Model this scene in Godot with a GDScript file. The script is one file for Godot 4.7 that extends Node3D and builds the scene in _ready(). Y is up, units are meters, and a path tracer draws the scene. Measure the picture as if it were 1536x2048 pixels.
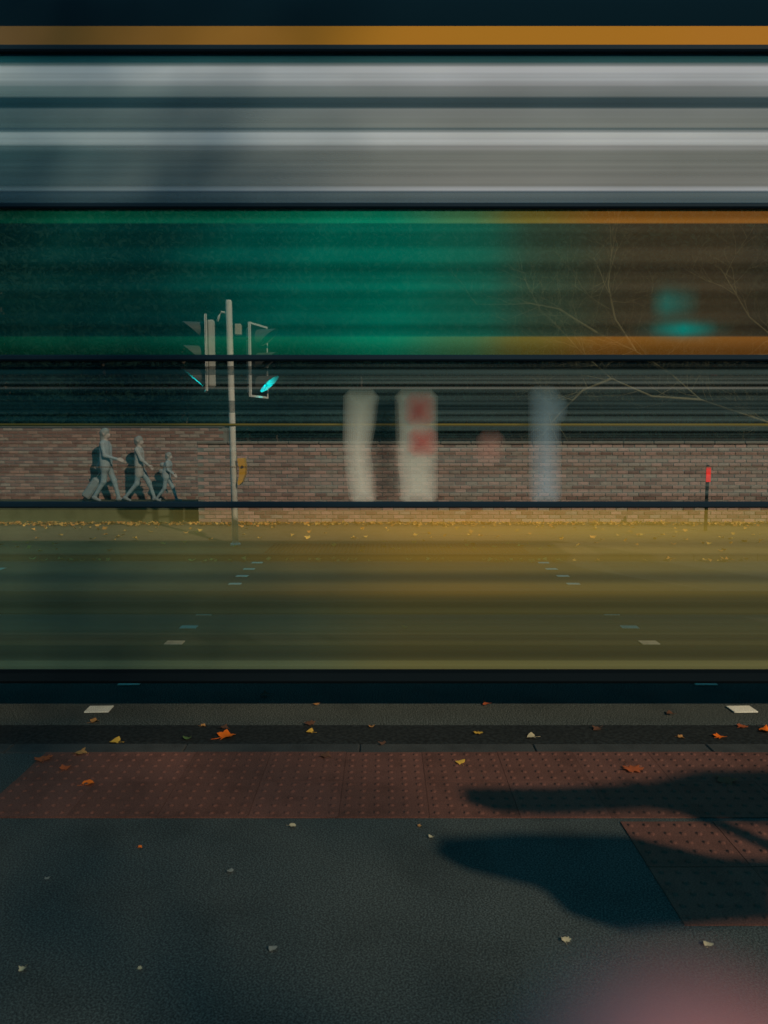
extends Node3D

const EYE := 1.59
const ROAD := -0.09
const SIDE := -4.45          # the plane of the bus side nearest the pavement
var rng := RandomNumberGenerator.new()
var M := {}

# ------------------------------------------------------------------ naming and tagging
func numbered(called: String) -> String:
	if not has_node(NodePath(called)):
		return called
	var i := 1
	while has_node(NodePath("%s_%03d" % [called, i])):
		i += 1
	return "%s_%03d" % [called, i]

func thing(called: String, label: String, category: String, at := Vector3.ZERO, turn := 0.0, group := "") -> Node3D:
	var o := Node3D.new()
	o.name = numbered(called)
	add_child(o)
	o.position = at
	o.rotation.y = turn
	tag(o, label, category, group)
	return o

func tag(o: Node, label: String, category: String, group := "") -> void:
	o.set_meta("label", label)
	o.set_meta("category", category)
	if group != "":
		o.set_meta("group", group)

func obj(called: String, mesh: Mesh, mat: Material, parent: Node = null, at := Transform3D()) -> MeshInstance3D:
	var o := MeshInstance3D.new()
	if parent == null:
		o.name = numbered(called)
		add_child(o)
	else:
		o.name = called
		parent.add_child(o, true)
	o.mesh = mesh
	if mat:
		o.material_override = mat
	o.transform = at
	return o

func setting(called: String, mesh: Mesh, mat: Material, at := Transform3D()) -> MeshInstance3D:
	var o := obj(called, mesh, mat, null, at)
	o.set_meta("kind", "structure")
	return o

func place(x: float, y: float, z: float) -> Transform3D:
	return Transform3D(Basis(), Vector3(x, y, z))

# ------------------------------------------------------------------ shapes
func st_new() -> SurfaceTool:
	var st := SurfaceTool.new()
	st.begin(Mesh.PRIMITIVE_TRIANGLES)
	return st

func quad(st: SurfaceTool, a: Vector3, b: Vector3, c: Vector3, d: Vector3) -> void:
	# a b c d clockwise as seen from the front
	for v in [a, b, c, a, c, d]:
		st.add_vertex(v)

func box_in(st: SurfaceTool, lo: Vector3, hi: Vector3) -> void:
	var p := []
	for i in 8:
		p.append(Vector3(hi.x if i & 1 else lo.x, hi.y if i & 2 else lo.y, hi.z if i & 4 else lo.z))
	quad(st, p[6], p[7], p[5], p[4])
	quad(st, p[3], p[2], p[0], p[1])
	quad(st, p[7], p[3], p[1], p[5])
	quad(st, p[2], p[6], p[4], p[0])
	quad(st, p[2], p[3], p[7], p[6])
	quad(st, p[4], p[5], p[1], p[0])

func done(st: SurfaceTool) -> ArrayMesh:
	st.generate_normals()
	return st.commit()

func box(lo: Vector3, hi: Vector3) -> ArrayMesh:
	var st := st_new()
	st.set_smooth_group(-1)
	box_in(st, lo, hi)
	return done(st)

func bevel_box(size: Vector3, b: float) -> ArrayMesh:
	# a box, centred, whose twelve edges are chamfered
	var h := size / 2.0
	var st := st_new()
	st.set_smooth_group(-1)
	var pts := PackedVector3Array()
	for s in [-1, 1]:
		for t in [-1, 1]:
			for u in [-1, 1]:
				pts.append(Vector3(s * h.x, t * (h.y - b), u * (h.z - b)))
				pts.append(Vector3(s * (h.x - b), t * h.y, u * (h.z - b)))
				pts.append(Vector3(s * (h.x - b), t * (h.y - b), u * h.z))
	var q := func(a: Vector3, c: Vector3, d: Vector3, e: Vector3) -> void:
		var n := (c - a).cross(d - a)
		if n.dot(a + c + d + e) > 0.0:
			quad(st, a, e, d, c)
		else:
			quad(st, a, c, d, e)
	for s in [-1, 1]:
		q.call(Vector3(s * h.x, -h.y + b, -h.z + b), Vector3(s * h.x, h.y - b, -h.z + b), Vector3(s * h.x, h.y - b, h.z - b), Vector3(s * h.x, -h.y + b, h.z - b))
		q.call(Vector3(-h.x + b, s * h.y, -h.z + b), Vector3(h.x - b, s * h.y, -h.z + b), Vector3(h.x - b, s * h.y, h.z - b), Vector3(-h.x + b, s * h.y, h.z - b))
		q.call(Vector3(-h.x + b, -h.y + b, s * h.z), Vector3(h.x - b, -h.y + b, s * h.z), Vector3(h.x - b, h.y - b, s * h.z), Vector3(-h.x + b, h.y - b, s * h.z))
		for t in [-1, 1]:
			q.call(Vector3(s * h.x, t * (h.y - b), -h.z + b), Vector3(s * (h.x - b), t * h.y, -h.z + b), Vector3(s * (h.x - b), t * h.y, h.z - b), Vector3(s * h.x, t * (h.y - b), h.z - b))
			q.call(Vector3(s * h.x, -h.y + b, t * (h.z - b)), Vector3(s * (h.x - b), -h.y + b, t * h.z), Vector3(s * (h.x - b), h.y - b, t * h.z), Vector3(s * h.x, h.y - b, t * (h.z - b)))
			q.call(Vector3(-h.x + b, s * h.y, t * (h.z - b)), Vector3(-h.x + b, s * (h.y - b), t * h.z), Vector3(h.x - b, s * (h.y - b), t * h.z), Vector3(h.x - b, s * h.y, t * (h.z - b)))
	for i in 8:
		var a := pts[i * 3]
		var c := pts[i * 3 + 1]
		var d := pts[i * 3 + 2]
		if (c - a).cross(d - a).dot(a) > 0.0:
			for v in [a, d, c]:
				st.add_vertex(v)
		else:
			for v in [a, c, d]:
				st.add_vertex(v)
	return done(st)

func tube_in(st: SurfaceTool, path: Array, radii: Array, sides := 8, cap := true) -> void:
	# a swept round bar through the points of path
	var rings := []
	for i in path.size():
		var along: Vector3 = (path[min(i + 1, path.size() - 1)] - path[max(i - 1, 0)]).normalized()
		var ref := Vector3.UP if absf(along.y) < 0.9 else Vector3.RIGHT
		var u := along.cross(ref).normalized()
		var w := along.cross(u).normalized()
		var ring := []
		for k in sides:
			var a := TAU * k / sides
			ring.append(path[i] + (u * cos(a) + w * sin(a)) * radii[i])
		rings.append(ring)
	for i in path.size() - 1:
		for k in sides:
			var n := (k + 1) % sides
			quad(st, rings[i][k], rings[i][n], rings[i + 1][n], rings[i + 1][k])
	if cap:
		for e in [0, path.size() - 1]:
			for k in range(1, sides - 1):
				var tri := [rings[e][0], rings[e][k], rings[e][k + 1]]
				if e == 0:
					tri.reverse()
				for v in tri:
					st.add_vertex(v)

func tube(path: Array, radii: Array, sides := 10) -> ArrayMesh:
	var st := st_new()
	st.set_smooth_group(0)
	tube_in(st, path, radii, sides)
	return done(st)

func extrude(outline: PackedVector2Array, depth: float) -> ArrayMesh:
	# an outline in the x-y plane, given depth along z
	var st := st_new()
	st.set_smooth_group(-1)
	var tri := Geometry2D.triangulate_polygon(outline)
	for i in range(0, tri.size(), 3):
		var a: Vector2 = outline[tri[i]]
		var b := outline[tri[i + 1]]
		var c := outline[tri[i + 2]]
		if (b - a).cross(c - a) > 0.0:
			var s := b
			b = c
			c = s
		for p in [a, b, c]:
			st.add_vertex(Vector3(p.x, p.y, depth / 2))
		for p in [a, c, b]:
			st.add_vertex(Vector3(p.x, p.y, -depth / 2))
	var ccw := not Geometry2D.is_polygon_clockwise(outline)
	for i in outline.size():
		var p := outline[i]
		var q := outline[(i + 1) % outline.size()]
		if ccw:
			var s := p
			p = q
			q = s
		quad(st, Vector3(p.x, p.y, depth / 2), Vector3(p.x, p.y, -depth / 2), Vector3(q.x, q.y, -depth / 2), Vector3(q.x, q.y, depth / 2))
	return done(st)

func sheet(x0: float, x1: float, z0: float, z1: float) -> ArrayMesh:
	var st := st_new()
	st.set_smooth_group(-1)
	quad(st, Vector3(x0, 0, z0), Vector3(x1, 0, z0), Vector3(x1, 0, z1), Vector3(x0, 0, z1))
	return done(st)

# ------------------------------------------------------------------ materials
func lin(r: float, g: float, b: float) -> Color:
	return Color(r, g, b).linear_to_srgb()

func plain(r: float, g: float, b: float, rough := 0.8) -> StandardMaterial3D:
	var m := StandardMaterial3D.new()
	m.albedo_color = lin(r, g, b)
	m.roughness = rough
	m.metallic_specular = 0.3
	return m

func noise_tex(frequency: float, size: int, ramp: Array, kind := FastNoiseLite.TYPE_SIMPLEX_SMOOTH, octaves := 4, sd := 1) -> NoiseTexture2D:
	var n := FastNoiseLite.new()
	n.noise_type = kind
	n.frequency = frequency
	n.fractal_octaves = octaves
	n.seed = sd
	var t := NoiseTexture2D.new()
	t.width = size
	t.height = size
	t.seamless = true
	t.noise = n
	var g := Gradient.new()
	g.offsets = PackedFloat32Array(ramp.map(func(p): return p[0]))
	g.colors = PackedColorArray(ramp.map(func(p): return p[1]))
	t.color_ramp = g
	return t

func grainy(r: float, g: float, b: float, rough: float, contrast: float, metres: float, frequency := 0.12, relief := 0.15, sd := 1) -> StandardMaterial3D:
	# a rough surface whose tone varies finely, and over metres
	var m := plain(1, 1, 1, rough)
	var size := 1024 if sd < 3 else 512
	if sd >= 3:
		frequency *= 1.6
	var lo := lin(r * (1.0 - contrast), g * (1.0 - contrast), b * (1.0 - contrast))
	var hi := lin(r * (1.0 + contrast), g * (1.0 + contrast), b * (1.0 + contrast))
	var top := lin(r * (1.0 + contrast * 3.0), g * (1.0 + contrast * 3.0), b * (1.0 + contrast * 3.0))
	m.albedo_texture = noise_tex(frequency, size, [[0.0, lo], [0.4, lo], [0.56, hi], [0.7, hi], [0.86, top]], FastNoiseLite.TYPE_SIMPLEX_SMOOTH, 5, sd)
	m.uv1_triplanar = true
	m.uv1_world_triplanar = true
	m.uv1_scale = Vector3.ONE / metres
	m.uv1_offset = Vector3(0.31, 0.17, 0.43) * sd
	m.heightmap_enabled = relief > 0.0
	if relief > 0.0:
		m.heightmap_texture = noise_tex(frequency * 1.4, size, [[0.0, Color.BLACK], [1.0, Color.WHITE]], FastNoiseLite.TYPE_SIMPLEX_SMOOTH, 3, sd + 7)
		m.heightmap_scale = relief
	m.detail_enabled = true
	m.detail_blend_mode = BaseMaterial3D.BLEND_MODE_MUL
	if not M.has("mottle"):
		M.mottle = noise_tex(0.006, 512, [[0.0, Color(0.84, 0.84, 0.84)], [0.45, Color(0.96, 0.96, 0.96)], [1.0, Color(1, 1, 1)]], FastNoiseLite.TYPE_SIMPLEX_SMOOTH, 5, 4)
	m.detail_albedo = M.mottle
	m.detail_uv_layer = BaseMaterial3D.DETAIL_UV_1
	return m

func see_through(r: float, g: float, b: float, alpha: float, printed := false) -> StandardMaterial3D:
	var m := StandardMaterial3D.new()
	var c := lin(r, g, b)
	c.a = alpha
	m.albedo_color = c
	m.transparency = BaseMaterial3D.TRANSPARENCY_ALPHA
	m.roughness = 0.12
	m.metallic_specular = 0.12
	m.cull_mode = BaseMaterial3D.CULL_DISABLED
	m.vertex_color_use_as_albedo = printed
	return m

func glow(c: Color, times: float) -> StandardMaterial3D:
	var m := StandardMaterial3D.new()
	m.albedo_color = c * 0.4
	m.emission_enabled = true
	m.emission = c
	m.emission_energy_multiplier = times
	m.roughness = 0.4
	return m

func tinted(rough := 0.8) -> StandardMaterial3D:
	var m := plain(1, 1, 1, rough)
	m.vertex_color_use_as_albedo = true
	return m

# ------------------------------------------------------------------ start
func _ready() -> void:
	rng.seed = 20
	# camera
	var cam := Camera3D.new()
	cam.name = "camera"
	add_child(cam)
	cam.position = Vector3(0, EYE, 0)
	cam.rotation.x = -atan(137.0 / 1540.0)
	var lens := CameraAttributesPhysical.new()
	lens.frustum_focal_length = 12.0 * 1540.0 / 1024.0
	lens.frustum_focus_distance = 7.5
	lens.frustum_near = 0.01
	lens.frustum_far = 900.0
	lens.exposure_aperture = 3.1
	cam.attributes = lens
	cam.current = true
	# sky and exposure
	var env := Environment.new()
	env.background_mode = Environment.BG_SKY
	var sm := ProceduralSkyMaterial.new()
	sm.sky_top_color = lin(0.012, 0.17, 0.27)
	sm.sky_horizon_color = lin(0.02, 0.13, 0.17)
	sm.sky_curve = 0.25
	sm.ground_bottom_color = lin(0.01, 0.03, 0.04)
	sm.ground_horizon_color = lin(0.02, 0.1, 0.13)
	sm.sun_angle_max = 8.0
	var sky := Sky.new()
	sky.sky_material = sm
	env.sky = sky
	env.tonemap_mode = Environment.TONE_MAPPER_LINEAR
	env.tonemap_exposure = 1.2
	env.sdfgi_enabled = true
	env.ssao_enabled = true
	env.ssil_enabled = true
	var we := WorldEnvironment.new()
	we.name = "world_environment"
	we.environment = env
	add_child(we)
	# the low autumn sun, behind the camera and to its right
	var sun := DirectionalLight3D.new()
	sun.name = "sun"
	add_child(sun)
	var up := deg_to_rad(31.0)
	var to_sun := Vector3(0.556 * cos(up), sin(up), 0.831 * cos(up))
	sun.look_at_from_position(Vector3.ZERO, -to_sun, Vector3.UP)
	sun.light_energy = 0.7
	sun.light_color = Color(1.0, 0.93, 0.8)
	sun.light_angular_distance = 0.6
	sun.shadow_enabled = true

	materials()
	ground()
	brick_walls()
	terrace()
	greenery()
	bus()
	signal_post()
	street_things()
	people()
	leaves()

func materials() -> void:
	M.pavement = grainy(0.053, 0.059, 0.054, 0.92, 0.46, 1.9, 0.22, 0.14, 1)
	M.road = grainy(0.07, 0.074, 0.064, 0.85, 0.7, 2.0, 0.18, 0.3, 2)
	M.gutter = grainy(0.02, 0.021, 0.02, 0.8, 0.25, 1.6, 0.06, 0.1, 3)
	M.kerb = grainy(0.05, 0.048, 0.044, 0.9, 0.18, 0.8, 0.12, 0.06, 4)
	M.far_pavement = grainy(0.15, 0.11, 0.07, 0.92, 0.25, 1.5, 0.1, 0.2, 5)
	M.earth = grainy(0.06, 0.07, 0.035, 1.0, 0.4, 3.0, 0.09, 0.3, 6)
	M.tactile = []
	for k in 3:
		var t: float = [0.94, 1.02, 1.08][k]
		M.tactile.append(grainy(0.14 * t, 0.055 * t, 0.04 * t, 0.85, 0.2, 0.7, 0.1, 0.05, 10 + k))
	M.marking = grainy(0.88, 0.8, 0.66, 0.8, 0.16, 0.5, 0.06, 0.05, 15)
	M.bricks = []
	for c in [[0.38, 0.24, 0.19], [0.46, 0.28, 0.22], [0.3, 0.17, 0.135], [0.42, 0.32, 0.26], [0.55, 0.33, 0.27]]:
		M.bricks.append(grainy(c[0], c[1], c[2], 0.95, 0.16, 0.6, 0.09, 0.1, 20))
	M.mortar = grainy(0.26, 0.24, 0.2, 0.95, 0.15, 0.6, 0.1, 0.1, 21)
	M.coping = grainy(0.24, 0.2, 0.16, 0.95, 0.15, 0.8, 0.08, 0.1, 22)
	M.terrace = grainy(0.1, 0.105, 0.06, 0.95, 0.22, 1.1, 0.08, 0.15, 23)
	M.foliage = []
	for c in [[0.008, 0.022, 0.018], [0.01, 0.024, 0.018], [0.016, 0.018, 0.012]]:
		var f := plain(c[0], c[1], c[2], 0.7)
		f.metallic_specular = 0.05
		M.foliage.append(f)
	M.bark = grainy(0.09, 0.07, 0.05, 0.95, 0.25, 0.5, 0.1, 0.3, 30)
	M.bare_bark = grainy(0.2, 0.165, 0.085, 0.95, 0.2, 0.5, 0.1, 0.1, 31)
	M.black = plain(0.008, 0.01, 0.012, 0.6)
	M.rubber = plain(0.003, 0.016, 0.03, 0.7)
	M.steel = plain(0.72, 0.66, 0.57, 0.5)
	M.white_paint = plain(0.75, 0.7, 0.62, 0.5)
	M.yellow = plain(0.72, 0.36, 0.03, 0.45)
	M.person = tinted(0.85)
	M.skin = plain(0.62, 0.27, 0.235, 0.55)
	M.skin.subsurf_scatter_enabled = true
	M.skin.subsurf_scatter_strength = 0.15

# ------------------------------------------------------------------ ground, road, kerbs
func ground() -> void:
	setting("ground", sheet(-400, 400, -500, 300), M.earth, place(0, -0.13, 0))
	setting("pavement", sheet(-60, 60, -3.84, 9.0), M.pavement)
	var road := setting("road", sheet(-60, 60, -10.95, -3.96), M.road, place(0, ROAD, 0))
	var g := obj("gutter_strip", sheet(-60, 60, -4.47, -3.97), M.gutter, road, place(0, 0.004, 0))
	g.set_meta("kind", "structure")
	var stud := box(Vector3(-0.075, 0, -0.055), Vector3(0.075, 0.006, 0.055))
	for row in [-1.785, 2.25]:
		for k in 12:
			obj("crossing_stud", stud, M.marking, road, Transform3D(Basis(Vector3.UP, rng.randf_range(-0.06, 0.06)), Vector3(row + rng.randf_range(-0.02, 0.02), 0.004, -4.74 - 0.545 * k)))
	obj("road_line", box(Vector3(-0.1, 0, -0.55), Vector3(0.1, 0.004, 0.55)), M.marking, road, place(-5.2, 0.004, -9.75))
	obj("road_line", box(Vector3(-0.1, 0, -0.55), Vector3(0.1, 0.004, 0.55)), M.marking, road, place(-5.2, 0.004, -7.6))
	setting("far_pavement", sheet(-60, 60, -15.6, -11.08), M.far_pavement)
	# kerbstones, each a piece of its kerb
	var ks := bevel_box(Vector3(0.912, 0.2, 0.118), 0.006)
	for side in [[-3.902, "kerb", 0.909], [-11.015, "far_kerb", 0.909]]:
		var kerb := Node3D.new()
		kerb.name = side[1]
		add_child(kerb)
		kerb.set_meta("kind", "structure")
		kerb.position = Vector3(0, 0, side[0])
		for i in range(-16, 17):
			obj("kerbstone", ks, M.kerb, kerb, place(0.33 + 0.915 * i, -0.095 + rng.randf_range(-0.003, 0.002), rng.randf_range(-0.002, 0.002)))
	# red blister paving
	var slab := blister_slab(0.3858, 0.3462, 6, 5)
	var tac := Node3D.new()
	tac.name = "tactile_paving"
	add_child(tac)
	tac.set_meta("kind", "structure")
	for c in range(-3, 8):
		for r in 2:
			obj("paving_slab", slab, M.tactile[rng.randi() % 3], tac, Transform3D(Basis(Vector3.RIGHT, rng.randf_range(-0.004, 0.004)), Vector3(-0.387 + 0.3875 * c, 0.004 + rng.randf_range(0.0, 0.003), -3.325 - 0.3475 * r)))
	for c in range(4, 8):
		for r in 2:
			obj("paving_slab", slab, M.tactile[rng.randi() % 3], tac, place(-0.387 + 0.3875 * c + 0.025, 0.004 + rng.randf_range(0.0, 0.003), -2.97 + 0.35 * r + 0.03))
	var far := Node3D.new()
	far.name = "far_tactile_paving"
	add_child(far)
	far.set_meta("kind", "structure")
	for c in 10:
		for r in 3:
			obj("paving_slab", slab, M.tactile[rng.randi() % 3], far, place(-1.56 + 0.3875 * c, 0.004 + rng.randf_range(0.0, 0.003), -11.27 - 0.3475 * r))

func blister_slab(w: float, d: float, nx: int, nz: int) -> ArrayMesh:
	var st := st_new()
	st.set_smooth_group(-1)
	box_in(st, Vector3(-w / 2, -0.05, -d / 2), Vector3(w / 2, 0, d / 2))
	for i in nx:
		for k in nz:
			var c := Vector3(-w / 2 + (i + 0.5) * w / nx, 0, -d / 2 + (k + 0.5) * d / nz)
			for a in 8:
				var p := Vector3(cos(TAU * a / 8), 0, sin(TAU * a / 8))
				var q := Vector3(cos(TAU * (a + 1) / 8), 0, sin(TAU * (a + 1) / 8))
				var lift := Vector3(0, 0.0066, 0)
				quad(st, c + q * 0.0135, c + p * 0.0135, c + p * 0.008 + lift, c + q * 0.008 + lift)
				for v in [c + q * 0.008 + lift, c + p * 0.008 + lift, c + lift * 1.15]:
					st.add_vertex(v)
	return done(st)

# ------------------------------------------------------------------ walls
func wall_of_bricks(o: Node3D, length: float, height: float, thick: float, single_from: float, single_to: float, pink: Callable) -> void:
	# local: x along, y up, front face at z = 0
	obj("wall_core", box(Vector3(0, 0, -thick), Vector3(length, height, -0.012)), M.mortar, o)
	var variants := []
	for k in 3:
		variants.append(bevel_box(Vector3(0.215 - 0.004 * k, 0.064 - 0.002 * (k % 2), 0.05), 0.006))
	var rest := []
	for k in M.bricks.size():
		rest.append(st_new())
	var courses := int(height / 0.075)
	var singles := 0
	for j in courses:
		var shift := 0.1125 if j % 2 else 0.0
		var n := int((length - shift) / 0.225)
		for i in n:
			var x := shift + 0.1125 + 0.225 * i
			var t := place(x + rng.randf_range(-0.003, 0.003), 0.0375 + 0.075 * j, -0.024 + rng.randf_range(-0.004, 0.004))
			var pick: int = pink.call(x, 0.075 * j)
			var mesh: ArrayMesh = variants[rng.randi() % 3]
			if x > single_from and x < single_to and singles < 300:
				obj("brick", mesh, M.bricks[pick], o, t)
				singles += 1
			else:
				rest[pick].append_from(mesh, 0, t)
	var all := ArrayMesh.new()
	for k in rest.size():
		rest[k].set_material(M.bricks[k])
		rest[k].commit(all)
	var r := obj("brickwork", all, null, o)
	r.set_meta("kind", "stuff")
	var caps := int(length / 0.61)
	var cap := bevel_box(Vector3(0.6, 0.06, thick + 0.06), 0.012)
	for i in caps:
		obj("coping_stone", cap, M.coping, o, place(0.305 + 0.61 * i, height + 0.03 + rng.randf_range(-0.002, 0.002), -thick / 2))

func brick_walls() -> void:
	var right := thing("brick_wall", "low red brick garden wall beyond the far pavement, right of the signal post", "wall", Vector3(-3.75, 0, -15.5))
	wall_of_bricks(right, 19.2, 1.575, 0.24, 3.6, 6.75, func(x: float, y: float) -> int:
		if x > 5.6 and x < 6.0 and y > 1.1: return 4
		return [0, 1, 1, 3, 2, 4][rng.randi() % 6])
	var left := thing("brick_wall", "taller dark red brick wall behind the three walking figures", "wall", Vector3(-16.5, 0, -17.75))
	wall_of_bricks(left, 12.9, 1.95, 0.24, 8.2, 10.9, func(x: float, y: float) -> int:
		return [0, 2, 2, 3, 1, 2][rng.randi() % 6])

func terrace() -> void:
	setting("raised_path", box(Vector3(-16.5, -0.1, -17.74), Vector3(-4.2, 0.3, -15.32)), M.terrace)

# ------------------------------------------------------------------ plants
func leaf_cloud(points: Array, size: float) -> ArrayMesh:
	# many small leaf faces, each turned its own way
	var st := st_new()
	st.set_smooth_group(-1)
	for p in points:
		var n := Vector3(rng.randfn(), rng.randfn() + 0.4, rng.randfn()).normalized()
		var u := n.cross(Vector3(rng.randfn(), rng.randfn(), rng.randfn())).normalized()
		var w := n.cross(u)
		var s := size * rng.randf_range(0.6, 1.4)
		var a: Vector3 = p - u * s
		var b: Vector3 = p + w * s * 0.45 + n * s * 0.15
		var c: Vector3 = p + u * s
		var d: Vector3 = p - w * s * 0.45 + n * s * 0.15
		for v in [a, b, c, a, c, d]:
			st.add_vertex(v)
	return done(st)

func conifer_points(h: float, r: float, count: int) -> Array:
	var pts := []
	var boughs := 90
	for b in boughs:
		var t := pow(rng.randf(), 0.8)
		var y := h * (0.08 + 0.92 * t)
		var reach := r * (1.0 - t) * rng.randf_range(0.55, 1.15) + 0.05
		var a := rng.randf() * TAU
		for k in count / boughs:
			var s := sqrt(rng.randf())
			pts.append(Vector3(cos(a) * reach * s, y - reach * s * 0.28, sin(a) * reach * s) + Vector3(rng.randfn(), rng.randfn() * 0.6, rng.randfn()) * 0.14)
	return pts

func round_points(h: float, r: float, count: int) -> Array:
	var pts := []
	var clumps := 46
	for b in clumps:
		var dir := Vector3(rng.randfn(), rng.randfn() * 0.9, rng.randfn()).normalized()
		var c := Vector3(0, h * 0.62, 0) + dir * Vector3(r, h * 0.38, r) * pow(rng.randf(), 0.4)
		for k in count / clumps:
			pts.append(c + Vector3(rng.randfn(), rng.randfn(), rng.randfn()) * r * 0.16)
	return pts

func tree(called: String, label: String, crown: ArrayMesh, mat: Material, at: Vector3, h: float, turn: float, grow: float, group: String) -> void:
	var t := thing(called, label, "tree", at, turn, group)
	obj("trunk", tube([Vector3(0, -0.2, 0), Vector3(0.03, h * 0.4, 0), Vector3(0, h * 0.85, 0.02)], [h * 0.028, h * 0.018, h * 0.006], 8), M.bark, t)
	obj("crown", crown, mat, t, Transform3D(Basis().scaled(Vector3.ONE * grow), Vector3.ZERO))

func greenery() -> void:
	var cone := leaf_cloud(conifer_points(7.0, 1.9, 5400), 0.11)
	var cone2 := leaf_cloud(conifer_points(7.0, 1.4, 4500), 0.11)
	var round := leaf_cloud(round_points(7.0, 2.7, 6440), 0.12)
	var g := "trees beyond the walls"
	tree("conifer_tree", "dark pointed conifer just left of the signal post, tallest tip of its clump", cone, M.foliage[0], Vector3(-6.7, 0, -26), 6.9, 0.0, 0.98, g)
	tree("conifer_tree", "narrow dark conifer rising behind the top of the signal post", cone2, M.foliage[0], Vector3(-4.7, 0, -26.5), 6.3, 1.0, 0.9, g)
	tree("conifer_tree", "shorter conifer left of the pointed clump, behind the suitcase puller", cone, M.foliage[1], Vector3(-9.0, 0, -25), 6.2, 2.1, 0.9, g)
	tree("leafy_tree", "broad dark tree at the left edge behind the taller brick wall", round, M.foliage[1], Vector3(-12.4, 0, -25.5), 7.6, 0.4, 1.05, g)
	tree("leafy_tree", "low dark round tree behind the middle of the low wall", round, M.foliage[1], Vector3(-0.8, 0, -27), 4.7, 1.4, 0.66, g)
	tree("leafy_tree", "small dark round tree behind the wall, left of the bare branches", round, M.foliage[0], Vector3(3.0, 0, -28), 4.9, 2.9, 0.7, g)
	tree("leafy_tree", "tall brownish tree behind the bare branches at right", round, M.foliage[2], Vector3(8.2, 0, -26), 8.0, 3.6, 1.15, g)
	tree("leafy_tree", "tallest brownish tree at the right edge of the view", round, M.foliage[2], Vector3(12.6, 0, -25), 8.6, 5.0, 1.25, g)
	# the wood far behind, one dark mass
	var wood := thing("woodland", "far dark wood that fills the background above the hedge", "woodland", Vector3(0, 0, -34))
	wood.set_meta("kind", "stuff")
	var far := []
	for i in 80000:
		var x := rng.randf_range(-22, 22)
		var top := 13.4 + 0.6 * sin(x * 0.9) + 0.5 * sin(x * 2.3 + 1.0)
		var y := 0.3 + top * pow(rng.randf(), 0.8) + rng.randfn() * 0.15
		far.append(Vector3(x, y, rng.randf_range(-1.5, 1.5)))
	obj("wood_leaves", leaf_cloud(far, 0.19), M.foliage[1], wood).set_meta("kind", "stuff")
	var hs := st_new()
	hs.set_smooth_group(0)
	for i in 60:
		for k in 8:
			var q := []
			for c in [[0, 1], [1, 1], [1, 0], [0, 0]]:
				var x: float = -180.0 + 6.0 * (i + c[0])
				var t: float = (k + c[1]) / 8.0
				q.append(Vector3(x, -0.2 + (32.0 + 1.5 * sin(x * 0.11) + 1.0 * sin(x * 0.31)) * sin(t * PI / 2), -58.0 - 26.0 * (1.0 - cos(t * PI / 2))))
			quad(hs, q[0], q[1], q[2], q[3])
	setting("hill", done(hs), grainy(0.008, 0.02, 0.017, 1.0, 0.5, 9.0, 0.1, 0.0, 40))
	# hedge behind the walls
	var hedge := thing("hedge", "long dark green hedge standing behind both brick walls", "hedge", Vector3(0, 0, -19.4))
	var pts := []
	for i in 26000:
		var x := rng.randf_range(-17, 17)
		var y := rng.randf_range(0.3, 2.55 + 0.3 * sin(x * 1.3) + 0.15 * sin(x * 3.7))
		pts.append(Vector3(x, y, rng.randf_range(-0.5, 0.5) + 0.12 * sin(x * 5.0 + y * 4.0)))
	var leafy := obj("hedge_leaves", leaf_cloud(pts, 0.1), M.foliage[0], hedge)
	leafy.set_meta("kind", "stuff")
	for i in 18:
		obj("hedge_stem", tube([Vector3(0, -0.2, 0), Vector3(0.05, 1.0, 0.03), Vector3(0, 2.1, 0)], [0.05, 0.04, 0.015], 6), M.bark, hedge, place(-16 + 1.9 * i, 0, 0))
	bare_tree()

func twig(st: SurfaceTool, from: Vector3, dir: Vector3, length: float, r: float, depth: int) -> void:
	var path := [from]
	var radii := [r]
	var d := dir
	for k in 3:
		d = (d + Vector3(rng.randfn() * 0.22, rng.randfn() * 0.16 + 0.06, rng.randfn() * 0.2)).normalized()
		path.append(path[-1] + d * length / 3.0)
		radii.append(r * (1.0 - 0.24 * (k + 1)))
	tube_in(st, path, radii, 4 if depth < 2 else 6, false)
	if depth <= 0:
		return
	for k in 4:
		var at: Vector3 = path[1 + k % 3].lerp(path[min(2 + k % 3, 3)], rng.randf() * 0.6)
		var side := Vector3(rng.randfn(), rng.randfn() * 0.7 + 0.25, rng.randfn() * 0.8).normalized()
		twig(st, at, (d * 0.9 + side * 0.9).normalized(), length * rng.randf_range(0.45, 0.72), r * 0.5, depth - 1)

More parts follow.
